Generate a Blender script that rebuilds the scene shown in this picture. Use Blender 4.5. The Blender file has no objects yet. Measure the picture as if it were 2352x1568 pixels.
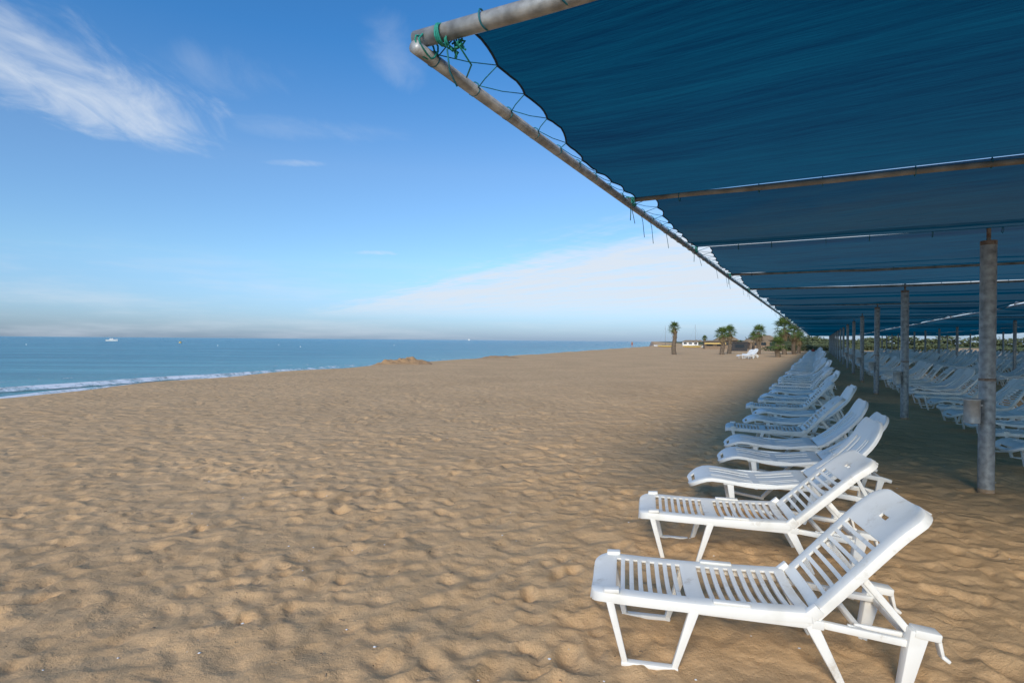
import bpy, bmesh, math, random
import numpy as np
from mathutils import Vector, Matrix, noise, Euler
random.seed(7); rng=np.random.default_rng(11)
S=bpy.context.scene
TH=math.radians(28.3); s_,c_=math.sin(TH),math.cos(TH)
def W(u,v,z=0.0): return Vector((u*s_+v*c_, u*c_-v*s_, z))
ROWROT=-TH   # local +X -> +v
H=2.98; VE=-1.56; VI=5.4
# ---------------- materials
def newmat(n):
    m=bpy.data.materials.new(n); m.use_nodes=True
    nt=m.node_tree; b=nt.nodes['Principled BSDF']; return m,nt,b
def N(nt,t,**k):
    n=nt.nodes.new(t)
    for a,b in k.items():
        if a in n.inputs.keys(): n.inputs[a].default_value=b
        else: setattr(n,a,b)
    return n
def ramp(nt,stops,src=None):
    r=nt.nodes.new('ShaderNodeValToRGB'); e=r.color_ramp.elements
    while len(e)<len(stops): e.new(0.5)
    for i,(p,c) in enumerate(stops):
        e[i].position=p; e[i].color=(c,c,c,1) if isinstance(c,(int,float)) else (*c,1)
    if src: nt.links.new(src,r.inputs[0])
    return r
def noisy(name,c1,c2,scale,rough=.6,metal=0.,lo=.35,hi=.65,bump=0,bs=None,detail=5,stretch=None,grime=None,glo=.57,ghi=.72):
    m,nt,b=newmat(name)
    tc=N(nt,'ShaderNodeTexCoord'); src=tc.outputs['Object']
    if stretch:
        mp=N(nt,'ShaderNodeMapping'); mp.inputs['Scale'].default_value=stretch
        nt.links.new(src,mp.inputs[0]); src=mp.outputs[0]
    n=N(nt,'ShaderNodeTexNoise',Scale=scale,Detail=detail); nt.links.new(src,n.inputs['Vector'])
    r=ramp(nt,[(lo,c1),(hi,c2)],n.outputs[0]); col=r.outputs[0]
    if grime:
        oi=N(nt,'ShaderNodeObjectInfo'); ad=N(nt,'ShaderNodeVectorMath',operation='ADD'); nt.links.new(src,ad.inputs[0]); nt.links.new(oi.outputs['Location'],ad.inputs[1])
        g=N(nt,'ShaderNodeTexNoise',Scale=5.5,Detail=10,Roughness=.75); nt.links.new(ad.outputs[0],g.inputs['Vector'])
        gr=ramp(nt,[(glo,0.),(ghi,.75)],g.outputs[0])
        mx=N(nt,'ShaderNodeMix',data_type='RGBA'); nt.links.new(gr.outputs[0],mx.inputs[0]); nt.links.new(col,mx.inputs[6]); mx.inputs[7].default_value=(*grime,1); col=mx.outputs[2]
    nt.links.new(col,b.inputs['Base Color'])
    b.inputs['Roughness'].default_value=rough; b.inputs['Metallic'].default_value=metal
    if bump:
        n2=N(nt,'ShaderNodeTexNoise',Scale=bs or scale*3,Detail=4); nt.links.new(src,n2.inputs['Vector'])
        bp=N(nt,'ShaderNodeBump',Strength=1.,Distance=bump); nt.links.new(n2.outputs[0],bp.inputs['Height'])
        nt.links.new(bp.outputs[0],b.inputs['Normal'])
    return m
M_steel=noisy('galvanised_steel',(.17,.175,.175),(.42,.43,.43),14,.45,.2,.3,.7,.001,60,10,None,(.17,.12,.08),.60,.75)
M_rust=noisy('rusty_steel',(.12,.06,.035),(.30,.24,.19),20,.7,.1)
M_beam=noisy('beam_steel',(.14,.125,.105),(.32,.30,.27),7,.55,.1,.3,.7,.001,60,8)
M_cord=noisy('teal_cord',(.0,.09,.13),(.01,.17,.21),40,.7)
M_rope=noisy('green_rope',(.0,.16,.13),(.02,.30,.24),60,.7)
M_white=noisy('white_plastic',(.68,.66,.60),(.80,.79,.75),6,.5,0,.2,.5,.0,None,8,None,(.42,.35,.26))
M_whiteb=noisy('white_plastic_clean',(.72,.72,.69),(.80,.81,.79),3,.42,0,.2,.5,0,None,5,None,(.58,.54,.46))
M_trunk=noisy('palm_bark',(.07,.05,.035),(.22,.17,.12),12,.9)
M_leaf=noisy('palm_leaf',(.045,.09,.015),(.14,.19,.05),3,.5)
M_dead=noisy('palm_dead_leaf',(.16,.11,.06),(.32,.24,.13),5,.8)
M_hedge=noisy('hedge_leaf',(.04,.06,.022),(.12,.135,.055),1.2,.7)
M_skin=noisy('skin',(.35,.19,.12),(.42,.24,.16),8,.6)
M_cloth=noisy('red_cloth',(.35,.04,.03),(.45,.08,.05),8,.8)
M_dark=noisy('dark_paint',(.015,.016,.018),(.035,.035,.04),4,.6)
M_yel=noisy('yellow_paint',(.52,.36,.10),(.62,.45,.15),4,.5)
M_wht=noisy('white_paint',(.68,.68,.66),(.8,.8,.8),3,.45)
M_brn=noisy('thatch',(.18,.12,.07),(.34,.25,.15),6,.9)
M_wood=noisy('hut_wood',(.16,.11,.07),(.30,.22,.15),6,.8)
M_teal=noisy('teal_panel',(.01,.06,.09),(.015,.09,.13),4,.6)
M_glass=noisy('dark_glass',(.02,.03,.04),(.03,.04,.05),4,.15)

def fabric_mat():
    m,nt,b=newmat('shade_fabric'); nt.nodes.remove(b); L=nt.links
    out=nt.nodes['Material Output']
    tc=N(nt,'ShaderNodeTexCoord'); oi=N(nt,'ShaderNodeObjectInfo')
    mp=N(nt,'ShaderNodeMapping'); mp.inputs['Scale'].default_value=(1.2,12,1)
    mp0=N(nt,'ShaderNodeMapping'); mp0.inputs['Rotation'].default_value=(0,0,.06)
    L.new(tc.outputs['Object'],mp0.inputs[0]); L.new(mp0.outputs[0],mp.inputs[0])
    n=N(nt,'ShaderNodeTexNoise',Scale=1.6,Detail=7,Roughness=.6); L.new(mp.outputs[0],n.inputs['Vector'])
    n2=N(nt,'ShaderNodeTexNoise',Scale=.5,Detail=3); L.new(tc.outputs['Object'],n2.inputs['Vector'])
    nf=N(nt,'ShaderNodeTexNoise',Scale=220,Detail=2); L.new(tc.outputs['Object'],nf.inputs['Vector'])
    mx=N(nt,'ShaderNodeMath',operation='MULTIPLY_ADD'); L.new(n2.outputs[0],mx.inputs[0]); mx.inputs[1].default_value=.5
    L.new(n.outputs[0],mx.inputs[2])
    mx2=N(nt,'ShaderNodeMath',operation='MULTIPLY_ADD'); L.new(nf.outputs[0],mx2.inputs[0]); mx2.inputs[1].default_value=.15; L.new(mx.outputs[0],mx2.inputs[2])
    r1=ramp(nt,[(.5,(.001,.068,.125)),(1.1,(.002,.135,.21))],mx2.outputs[0])
    r2=ramp(nt,[(.5,(.001,.024,.052)),(1.1,(.002,.055,.10))],mx2.outputs[0])
    mr=N(nt,'ShaderNodeMapRange'); L.new(oi.outputs['Random'],mr.inputs[0]); mr.inputs[3].default_value=.55; mr.inputs[4].default_value=1.15
    q=[]
    for r in(r1,r2):
        vm=N(nt,'ShaderNodeVectorMath',operation='SCALE'); L.new(r.outputs[0],vm.inputs[0]); L.new(mr.outputs[0],vm.inputs['Scale']); q.append(vm.outputs[0])
    d=N(nt,'ShaderNodeBsdfDiffuse'); t=N(nt,'ShaderNodeBsdfTranslucent'); a=N(nt,'ShaderNodeMixShader'); a.inputs[0].default_value=.5
    tp=N(nt,'ShaderNodeBsdfTransparent'); tp.inputs[0].default_value=(.6,.8,.9,1); a2=N(nt,'ShaderNodeMixShader'); a2.inputs[0].default_value=.045
    L.new(q[1],d.inputs[0]); L.new(q[0],t.inputs[0])
    bp=N(nt,'ShaderNodeBump',Strength=.9,Distance=.02); L.new(n.outputs[0],bp.inputs['Height'])
    L.new(bp.outputs[0],d.inputs['Normal']); L.new(bp.outputs[0],t.inputs['Normal'])
    L.new(d.outputs[0],a.inputs[1]); L.new(t.outputs[0],a.inputs[2])
    L.new(a.outputs[0],a2.inputs[1]); L.new(tp.outputs[0],a2.inputs[2])
    L.new(a2.outputs[0],out.inputs[0]); return m
M_fab=fabric_mat()
M_hem=noisy('fabric_hem',(.002,.02,.04),(.004,.03,.06),5,.8)

# ---------------- helpers
def obj(name,me,mats=(),parent=None,loc=None,rot=None,smooth=False):
    o=bpy.data.objects.new(name,me); S.collection.objects.link(o)
    for m in mats:
        if m.name not in [x.name for x in me.materials if x]: me.materials.append(m)
    if parent: o.parent=parent
    if loc is not None: o.location=loc
    if rot is not None: o.rotation_euler=rot
    if smooth: me.polygons.foreach_set('use_smooth',[True]*len(me.polygons))
    return o
def empty(name,loc=(0,0,0),rot=(0,0,0)):
    e=bpy.data.objects.new(name,None); S.collection.objects.link(e); e.location=loc; e.rotation_euler=rot; e.empty_display_size=.1; return e
class MB:
    def __init__(s): s.v=[]; s.f=[]; s.m=[]
    def box(s,a,b,w,h,mi=0,up=(0,0,1),w2=None,h2=None):
        a=Vector(a); b=Vector(b); d=(b-a).normalized(); up=Vector(up)
        if abs(d.dot(up))>.98: up=Vector((1,0,0))
        x=d.cross(up).normalized(); y=x.cross(d)
        w2=w if w2 is None else w2; h2=h if h2 is None else h2
        i=len(s.v)
        for p,ww,hh in((a,w,h),(b,w2,h2)):
            for sx,sy in((-1,-1),(1,-1),(1,1),(-1,1)): s.v.append(p+x*sx*ww/2+y*sy*hh/2)
        for q in((0,1,2,3),(7,6,5,4),(0,4,5,1),(1,5,6,2),(2,6,7,3),(3,7,4,0)): s.f.append([i+k for k in q]); s.m.append(mi)
    def tube(s,pts,r,n=10,mi=0,cap=True):
        pts=[Vector(p) for p in pts]; rs=r if isinstance(r,(list,tuple)) else [r]*len(pts)
        i0=len(s.v); prev=None
        for k,p in enumerate(pts):
            d=(pts[min(k+1,len(pts)-1)]-pts[max(k-1,0)]).normalized()
            if prev is None:
                up=Vector((0,0,1)) if abs(d.z)<.9 else Vector((1,0,0)); x=d.cross(up).normalized()
            else: x=(prev-d*prev.dot(d)).normalized()
            prev=x; y=d.cross(x)
            for j in range(n):
                a=2*math.pi*j/n; s.v.append(p+(x*math.cos(a)+y*math.sin(a))*rs[k])
        for k in range(len(pts)-1):
            for j in range(n):
                a=i0+k*n+j; b=i0+k*n+(j+1)%n; s.f.append([a,b,b+n,a+n]); s.m.append(mi)
        if cap:
            s.f.append([i0+j for j in range(n)][::-1]); s.m.append(mi)
            e=i0+(len(pts)-1)*n; s.f.append([e+j for j in range(n)]); s.m.append(mi)
    def face(s,ps,mi=0):
        i=len(s.v); s.v+= [Vector(p) for p in ps]; s.f.append(list(range(i,i+len(ps)))); s.m.append(mi)
    def mesh(s,name,mats,smooth=False):
        me=bpy.data.meshes.new(name); me.from_pydata([tuple(v) for v in s.v],[],s.f)
        for m in mats: me.materials.append(m)
        me.polygons.foreach_set('material_index',s.m)
        if smooth: me.polygons.foreach_set('use_smooth',[True]*len(s.f))
        me.update(); return me
def smooth_by_angle(me,ang=35):
    me.polygons.foreach_set('use_smooth',[True]*len(me.polygons))
    bm=bmesh.new(); bm.from_mesh(me)
    for e in bm.edges:
        if len(e.link_faces)==2 and e.calc_face_angle(0)>math.radians(ang): e.smooth=False
    bm.to_mesh(me); bm.free()

# ---------------- shoreline
SY=np.array([-3000,-400,-50,0,10,20,28.7,32.7,40.5,72,190,250,400,1000,3500.]); SX=np.array([-1500,-210,-36,-19.0,-17.9,-16.4,-14.4,-13.2,-10.2,1.0,43,60,97,244,860.])
SEA=-.5
def shore(y): return np.interp(y,SY,SX)
def sdist(x,y):
    xs=(shore(y-1.5)+shore(y)+shore(y+1.5))/3
    return (x-xs)*.93+ .25*np.sin(y*.33)+.15*np.sin(y*.9+1)+.0
def sm(a,b,x): t=np.clip((x-a)/(b-a),0,1); return t*t*(3-2*t)
def base_h(x,y):
    d=sdist(x,y)
    h=SEA-.02+ np.where(d<0,d*.06,0)+ .52*sm(-.2,3.2,d) + .05*np.exp(-((d-3.6)/1.6)**2)*(1+np.sin(y*.7)*.5)
    h=np.maximum(h,-4)
    h+= .03*np.sin(x*.31+y*.13)*np.cos(y*.21-x*.07)*sm(2,6,d)
    return h
# ---------------- ground
def axis(a,b,lo,hi,step,g):
    fine=list(np.arange(a,b,step)); up=[];p=fine[-1];st=step
    while p<hi: st*=g; p+=st; up.append(p)
    dn=[];p=fine[0];st=step
    while p>lo: st*=g; p-=st; dn.append(p)
    return np.array(dn[::-1]+fine+up)
gx=axis(-4.2,6.0,-1800,3000,.025,1.020); gy=axis(1.6,8.5,-60,3500,.025,1.020)
X,Y=np.meshgrid(gx,gy,indexing='ij')
Z=base_h(X,Y)
D=np.zeros_like(Z); F=np.full_like(Z,3.0); F2=np.full_like(Z,3.0)
def win(cx,cy,R):
    i0,i1=np.searchsorted(gx,[cx-R,cx+R]); j0,j1=np.searchsorted(gy,[cy-R,cy+R]); return i0,i1,j0,j1
def crater(cx,cy,ra,rb,ang,dep):
    i0,i1,j0,j1=win(cx,cy,max(ra,rb)*1.9)
    if i1-i0<2 or j1-j0<2: return
    xx=X[i0:i1,j0:j1]-cx; yy=Y[i0:i1,j0:j1]-cy
    ca,sa=math.cos(ang),math.sin(ang)
    a=(xx*ca+yy*sa)/ra; b=(-xx*sa+yy*ca)/rb
    r2=a*a+b*b
    D[i0:i1,j0:j1]+= dep*(-np.exp(-r2*1.6)+ .55*np.exp(-((np.sqrt(r2)-1.2)/.30)**2)*(0.6+.5*a/np.sqrt(r2+.01)))
def bowl(G,cx,cy,ra,rb,ang):
    i0,i1,j0,j1=win(cx,cy,ra*1.75)
    if i1-i0<1 or j1-j0<1: return
    xx=X[i0:i1,j0:j1]-cx; yy=Y[i0:i1,j0:j1]-cy; ca,sa=math.cos(ang),math.sin(ang)
    a=(xx*ca+yy*sa)/ra; b=(-xx*sa+yy*ca)/rb
    G[i0:i1,j0:j1]=np.minimum(G[i0:i1,j0:j1],a*a+b*b)
for k in range(10000):
    y=1+31*rng.random()**1.35; x=(rng.random()*2.3-1.25)*(3+y*1.0)
    ra=rng.uniform(.055,.14); rb=ra*rng.uniform(.45,.8)
    crater(x,y,ra,rb,rng.normal(1.57,.7),rng.uniform(.006,.021))
for k in range(8000):
    y=1+31*rng.random()**1.3; x=(rng.random()*2.3-1.25)*(3+y*1.0)
    bowl(F,x,y,rng.uniform(.13,.28),rng.uniform(.09,.16),rng.normal(1.57,.6))
for k in range(17000):
    y=1+15*rng.random()**1.2; x=(rng.random()*2.3-1.25)*(2.5+y*1.0)
    bowl(F2,x,y,rng.uniform(.05,.11),rng.uniform(.035,.07),rng.normal(1.57,.8))
def wav(x,y,l,seed):
    r=np.random.default_rng(seed); o=0
    for i in range(7):
        a=r.uniform(0,math.pi); f=2*math.pi/(l*r.uniform(.7,1.5)); o=o+np.sin((x*math.cos(a)+y*math.sin(a))*f+r.uniform(0,6.28)+1.3*np.sin((x*math.sin(a)-y*math.cos(a))*f*.6+i))
    return o/7
rad=np.hypot(X,Y)
near=1-sm(14,40,rad)
amp=np.clip(1+1.1*wav(X,Y,2.2,44),.3,1.9)
D=D*amp+ .026*(F/(F+1.2))*amp + .014*(F2/(F2+1.0))*(1-sm(7,14,rad))*amp
D+= near*(.010*wav(X,Y,.7,3)+.003*wav(X,Y,.2,5)+.018*wav(X,Y,2.4,6))
dd=sdist(X,Y)
fade=sm(1.0,4.5,dd)*(1-sm(20,36,np.hypot(X-1,Y)))
Z=Z+(D-.012)*fade
nx,ny=len(gx),len(gy)
co=np.stack([X,Y,Z],-1).reshape(-1,3).astype(np.float32)
idx=np.arange(nx*ny).reshape(nx,ny)
q=np.stack([idx[:-1,:-1],idx[1:,:-1],idx[1:,1:],idx[:-1,1:]],-1).reshape(-1,4)
def npmesh(name,co,q):
    me=bpy.data.meshes.new(name); me.vertices.add(len(co)); me.vertices.foreach_set('co',co.ravel())
    me.loops.add(q.size); me.loops.foreach_set('vertex_index',q.ravel().astype(np.int32))
    me.polygons.add(len(q)); me.polygons.foreach_set('loop_start',np.arange(0,q.size,4,dtype=np.int32)); me.polygons.foreach_set('loop_total',np.full(len(q),4,dtype=np.int32))
    me.update(calc_edges=True); me.polygons.foreach_set('use_smooth',np.ones(len(q),dtype=bool)); return me
me=npmesh('sand_beach',co,q)
at=me.attributes.new('wet','FLOAT','POINT'); at.data.foreach_set('value',(1-sm(.6,3.4,dd+.5*wav(X,Y,3.,9))).reshape(-1).astype(np.float32))
at=me.attributes.new('veg','FLOAT','POINT'); at.data.foreach_set('value',(sm(170,260,Y)*sm(14,40,dd)).reshape(-1).astype(np.float32))
def sand_mat():
    m,nt,b=newmat('sand'); L=nt.links
    g=N(nt,'ShaderNodeNewGeometry'); P=g.outputs['Position']
    n1=N(nt,'ShaderNodeTexNoise',Scale=.35,Detail=6); n2=N(nt,'ShaderNodeTexNoise',Scale=3.,Detail=8,Roughness=.7); n3=N(nt,'ShaderNodeTexNoise',Scale=260.,Detail=3,Roughness=.8)
    for n in(n1,n2,n3): L.new(P,n.inputs['Vector'])
    r=ramp(nt,[(.3,(.55,.352,.182)),(.7,(.69,.452,.243))],n2.outputs[0])
    r1=ramp(nt,[(.3,.90),(.7,1.08)],n1.outputs[0])
    r3=ramp(nt,[(.25,.62),(.5,1.),(.75,1.25)],n3.outputs[0])
    a=N(nt,'ShaderNodeMix',data_type='RGBA',blend_type='MULTIPLY'); a.inputs[0].default_value=1
    L.new(r.outputs[0],a.inputs[6]); L.new(r1.outputs[0],a.inputs[7])
    a2=N(nt,'ShaderNodeMix',data_type='RGBA',blend_type='MULTIPLY'); a2.inputs[0].default_value=.8
    L.new(a.outputs[2],a2.inputs[6]); L.new(r3.outputs[0],a2.inputs[7])
    v=N(nt,'ShaderNodeTexVoronoi',Scale=9.); L.new(P,v.inputs['Vector'])
    vs=ramp(nt,[(.03,1.),(.045,0.)],v.outputs['Distance'])
    vc=ramp(nt,[(.55,(.07,.05,.03)),(.6,(.5,.42,.32))],v.outputs['Color'])
    a3=N(nt,'ShaderNodeMix',data_type='RGBA'); L.new(vs.outputs[0],a3.inputs[0]); L.new(a2.outputs[2],a3.inputs[6]); L.new(vc.outputs[0],a3.inputs[7])
    w=N(nt,'ShaderNodeAttribute',attribute_name='wet')
    a4=N(nt,'ShaderNodeMix',data_type='RGBA'); L.new(w.outputs['Fac'],a4.inputs[0]); L.new(a3.outputs[2],a4.inputs[6]); a4.inputs[7].default_value=(.26,.15,.075,1)
    vg=N(nt,'ShaderNodeAttribute',attribute_name='veg')
    a5=N(nt,'ShaderNodeMix',data_type='RGBA'); L.new(vg.outputs['Fac'],a5.inputs[0]); L.new(a4.outputs[2],a5.inputs[6]); a5.inputs[7].default_value=(.06,.09,.03,1)
    L.new(a5.outputs[2],b.inputs['Base Color'])
    rr=ramp(nt,[(0,.95),(1,.4)],w.outputs['Fac']); L.new(rr.outputs[0],b.inputs['Roughness'])
    b.inputs['Specular IOR Level'].default_value=.15
    vb=N(nt,'ShaderNodeTexVoronoi',Scale=4.2,feature='SMOOTH_F1',Smoothness=.4)
    wn=N(nt,'ShaderNodeTexNoise',Scale=2.,Detail=2); L.new(P,wn.inputs['Vector'])
    wm=N(nt,'ShaderNodeMix',data_type='RGBA'); wm.blend_type='LINEAR_LIGHT'; wm.inputs[0].default_value=.25; L.new(P,wm.inputs[6]); L.new(wn.outputs['Color'],wm.inputs[7]); wm.clamp_result=False
    L.new(wm.outputs[2],vb.inputs['Vector'])
    b1=N(nt,'ShaderNodeBump',Strength=.6,Distance=.06); L.new(vb.outputs['Distance'],b1.inputs['Height'])
    nb=N(nt,'ShaderNodeTexNoise',Scale=13.,Detail=8,Roughness=.7); L.new(P,nb.inputs['Vector'])
    b2=N(nt,'ShaderNodeBump',Strength=.85,Distance=.026); L.new(nb.outputs[0],b2.inputs['Height']); L.new(b1.outputs[0],b2.inputs['Normal'])
    b3=N(nt,'ShaderNodeBump',Strength=.6,Distance=.002); L.new(n3.outputs[0],b3.inputs['Height']); L.new(b2.outputs[0],b3.inputs['Normal'])
    L.new(b3.outputs[0],b.inputs['Normal'])
    return m
M_sand=sand_mat()
obj('sand_beach',me,[M_sand])
def mound(name,cx,cy,L,Wd,hh,seed):
    n=60; bx=np.linspace(-1,1,n); A,B=np.meshgrid(bx,bx,indexing='ij')
    lx=A*L; ly=B*Wd
    wx=cx+lx*math.cos(.15)-ly*math.sin(.15); wy=cy+lx*math.sin(.15)+ly*math.cos(.15)
    pr=np.clip(1-(A**2)**2.0,0,1)*np.clip(1-B**2,0,1)
    z=base_h(wx,wy)-.06+hh*pr*(.8+.5*wav(wx+seed,wy,1.1,seed)+.35*wav(wx,wy,.4,seed+1))
    z=np.where((abs(A)>.97)|(abs(B)>.97),base_h(wx,wy)-.15,z)
    co=np.stack([wx,wy,z],-1).reshape(-1,3).astype(np.float32); ix=np.arange(n*n).reshape(n,n)
    q=np.stack([ix[:-1,:-1],ix[1:,:-1],ix[1:,1:],ix[:-1,1:]],-1).reshape(-1,4)
    me=npmesh(name,co,q); at=me.attributes.new('wet','FLOAT','POINT'); at.data.foreach_set('value',np.full(n*n,.6,dtype=np.float32)); obj(name,me,[M_sand])
mound('sand_mound',-7.6,38.5,2.3,1.3,.42,21)
mound('sand_mound',-12.4,31.5,1.2,.7,.16,23)
mound('sand_mound',-2.5,54,3.5,1.5,.22,25)

# ---------------- sea
def sea_mat():
    m,nt,b=newmat('sea_water'); L=nt.links
    g=N(nt,'ShaderNodeNewGeometry'); P=g.outputs['Position']
    mp=N(nt,'ShaderNodeMapping'); mp.inputs['Rotation'].default_value=(0,0,math.radians(12)); mp.inputs['Scale'].default_value=(.3,1,1)
    mp2=N(nt,'ShaderNodeMapping'); mp2.inputs['Rotation'].default_value=(0,0,math.radians(5)); mp2.inputs['Scale'].default_value=(.12,1,1)
    L.new(P,mp.inputs[0]); L.new(P,mp2.inputs[0])
    n1=N(nt,'ShaderNodeTexNoise',Scale=1.3,Detail=6,Roughness=.65); n2=N(nt,'ShaderNodeTexNoise',Scale=.22,Detail=9,Roughness=.75)
    L.new(mp.outputs[0],n1.inputs['Vector']); L.new(mp2.outputs[0],n2.inputs['Vector'])
    r=ramp(nt,[(.36,(.010,.12,.19)),(.5,(.025,.20,.28)),(.64,(.10,.35,.42))],n2.outputs[0])
    sh=N(nt,'ShaderNodeAttribute',attribute_name='shallow'); mm=N(nt,'ShaderNodeMix',data_type='RGBA'); L.new(sh.outputs['Fac'],mm.inputs[0]); L.new(r.outputs[0],mm.inputs[6]); mm.inputs[7].default_value=(.17,.40,.42,1)
    L.new(mm.outputs[2],b.inputs['Base Color'])
    b.inputs['Roughness'].default_value=.22; b.inputs['IOR'].default_value=1.33; b.inputs['Specular IOR Level'].default_value=.36
    bp=N(nt,'ShaderNodeBump',Strength=1.,Distance=.6); L.new(n1.outputs[0],bp.inputs['Height']); L.new(bp.outputs[0],b.inputs['Normal'])
    return m
M_sea=sea_mat()
ys=[-3000,-300,-60,-20]+list(np.arange(-10,200,2.))+[250,400,1000,3000,9000]
cols=[0,1,2,3.2,4.5,6,8,11,15,22,35,60,120,400,9000]
vs=[];fs=[];shv=[]
for j,y in enumerate(ys):
    x0=float(shore(y))+3.0
    for i,dx in enumerate(cols):
        d=dx-3.0
        amp_=.06*math.exp(-((d-2.0)/1.3)**2) + .035*math.exp(-((d-8)/3)**2)*math.sin(y*.17+2)
        vs.append((x0-dx,y,SEA+amp_ if -1<d<20 else SEA)); shv.append(max(0,.85*math.exp(-max(0,d)/11)))
nc=len(cols)
for j in range(len(ys)-1):
    for i in range(nc-1): a=j*nc+i; fs.append([a,a+nc,a+nc+1,a+1])
me=bpy.data.meshes.new('sea'); me.from_pydata(vs,[],fs); me.update()
at=me.attributes.new('shallow','FLOAT','POINT'); at.data.foreach_set('value',shv); obj('sea',me,[M_sea],smooth=True)
def foam_mat():
    m,nt,b=newmat('sea_foam'); L=nt.links
    g=N(nt,'ShaderNodeNewGeometry'); n=N(nt,'ShaderNodeTexNoise',Scale=1.6,Detail=9,Roughness=.75); L.new(g.outputs['Position'],n.inputs['Vector'])
    at=N(nt,'ShaderNodeAttribute',attribute_name='dens')
    ad=N(nt,'ShaderNodeMath',operation='ADD'); L.new(n.outputs[0],ad.inputs[0]); L.new(at.outputs['Fac'],ad.inputs[1])
    r=ramp(nt,[(.72,0.),(.92,1.)],ad.outputs[0]); L.new(r.outputs[0],b.inputs['Alpha'])
    b.inputs['Base Color'].default_value=(.80,.82,.83,1); b.inputs['Roughness'].default_value=.7
    return m
M_foam=foam_mat()
def foam(off,wd,dens,ph,zz,ridge=.05):
    ys=np.arange(-8,150,.35); vs=[];fs=[];dn=[]
    for j,y in enumerate(ys):
        xs=float((shore(y-1.5)+shore(y)+shore(y+1.5))/3)-(.25*math.sin(y*.33)+.15*math.sin(y*.9+1))/.93
        w=wd*(1+.35*math.sin(y*.5+ph)+.2*math.sin(y*1.7)); o=off+.25*math.sin(y*.27+ph)
        k=dens*(.8+.2*math.sin(y*.19+ph*2)) * (1 if y<42 else max(.4,1-(y-42)/35))
        for i,t in enumerate((0,.25,.5,.75,1)):
            vs.append((xs-o-w*(t-.5),y,SEA+zz+.06*math.exp(-((off-2.)/1.3)**2)+ (ridge if i==2 else 0))); dn.append(k*(0,.9,1,.8,0)[i])
    for j in range(len(ys)-1):
        for i in range(4): a=j*5+i; fs.append([a,a+5,a+6,a+1])
    me=bpy.data.meshes.new('foam'); me.from_pydata(vs,[],fs); me.update()
    at=me.attributes.new('dens','FLOAT','POINT'); at.data.foreach_set('value',dn); obj('sea_foam',me,[M_foam],smooth=True)
foam(.8,2.1,.6,0,.06,.10); foam(3.2,1.8,.42,1.3,.05,.14); foam(8.5,.9,.26,2.2,.06)

# ---------------- canopies
BU=[2.04,5.2,8.3]
while BU[-1]<122: BU.append(BU[-1]+3.5)
INV=Matrix(((c_,-s_,0,0),(s_,c_,0,0),(0,0,1,0),(0,0,0,1)))
def fabric_panel(name,u0,u1,v0,v1,nu,nv,z0,z1,sag,seed,parent,ins0=.24,ins1=.05):
    vs=[];fs=[]
    for i in range(nu+1):
        t=i/nu; u=u0+(u1-u0)*t
        ph=(t*9)%1
        ins=ins0+(ins1-ins0)*min(1,t*1.5)**.7 + .028*math.sin(math.pi*ph)
        a=v0+ins; b=v1-.08
        for j in range(nv+1):
            w=(j/nv); v=a+(b-a)*w
            ed=min(1,w*8)
            sg=sag*math.sin(math.pi*t)*(.25+.75*ed**.6)
            nz=noise.noise(Vector((u*1.1+seed,v*.35+seed*2,seed)))*.06+noise.noise(Vector((u*4+v*.6,v*.5,seed)))*.026+noise.noise(Vector((u*11+v*1.5,v*.9,seed)))*.009
            nz*=math.sin(math.pi*min(1,max(0,t)))**.4 if 0<t<1 else 0
            vs.append(tuple(W(u,v,z0+(z1-z0)*t-sg+nz)))
    for i in range(nu):
        for j in range(nv): a=i*(nv+1)+j; fs.append([a,a+1,a+nv+2,a+nv+1])
    me=bpy.data.meshes.new(name); me.from_pydata(vs,[],fs); me.update()
    o=obj(name,me,[M_fab],smooth=True)
    me.transform(INV); o.matrix_world=INV.inverted(); o.parent=parent
    return vs
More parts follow.
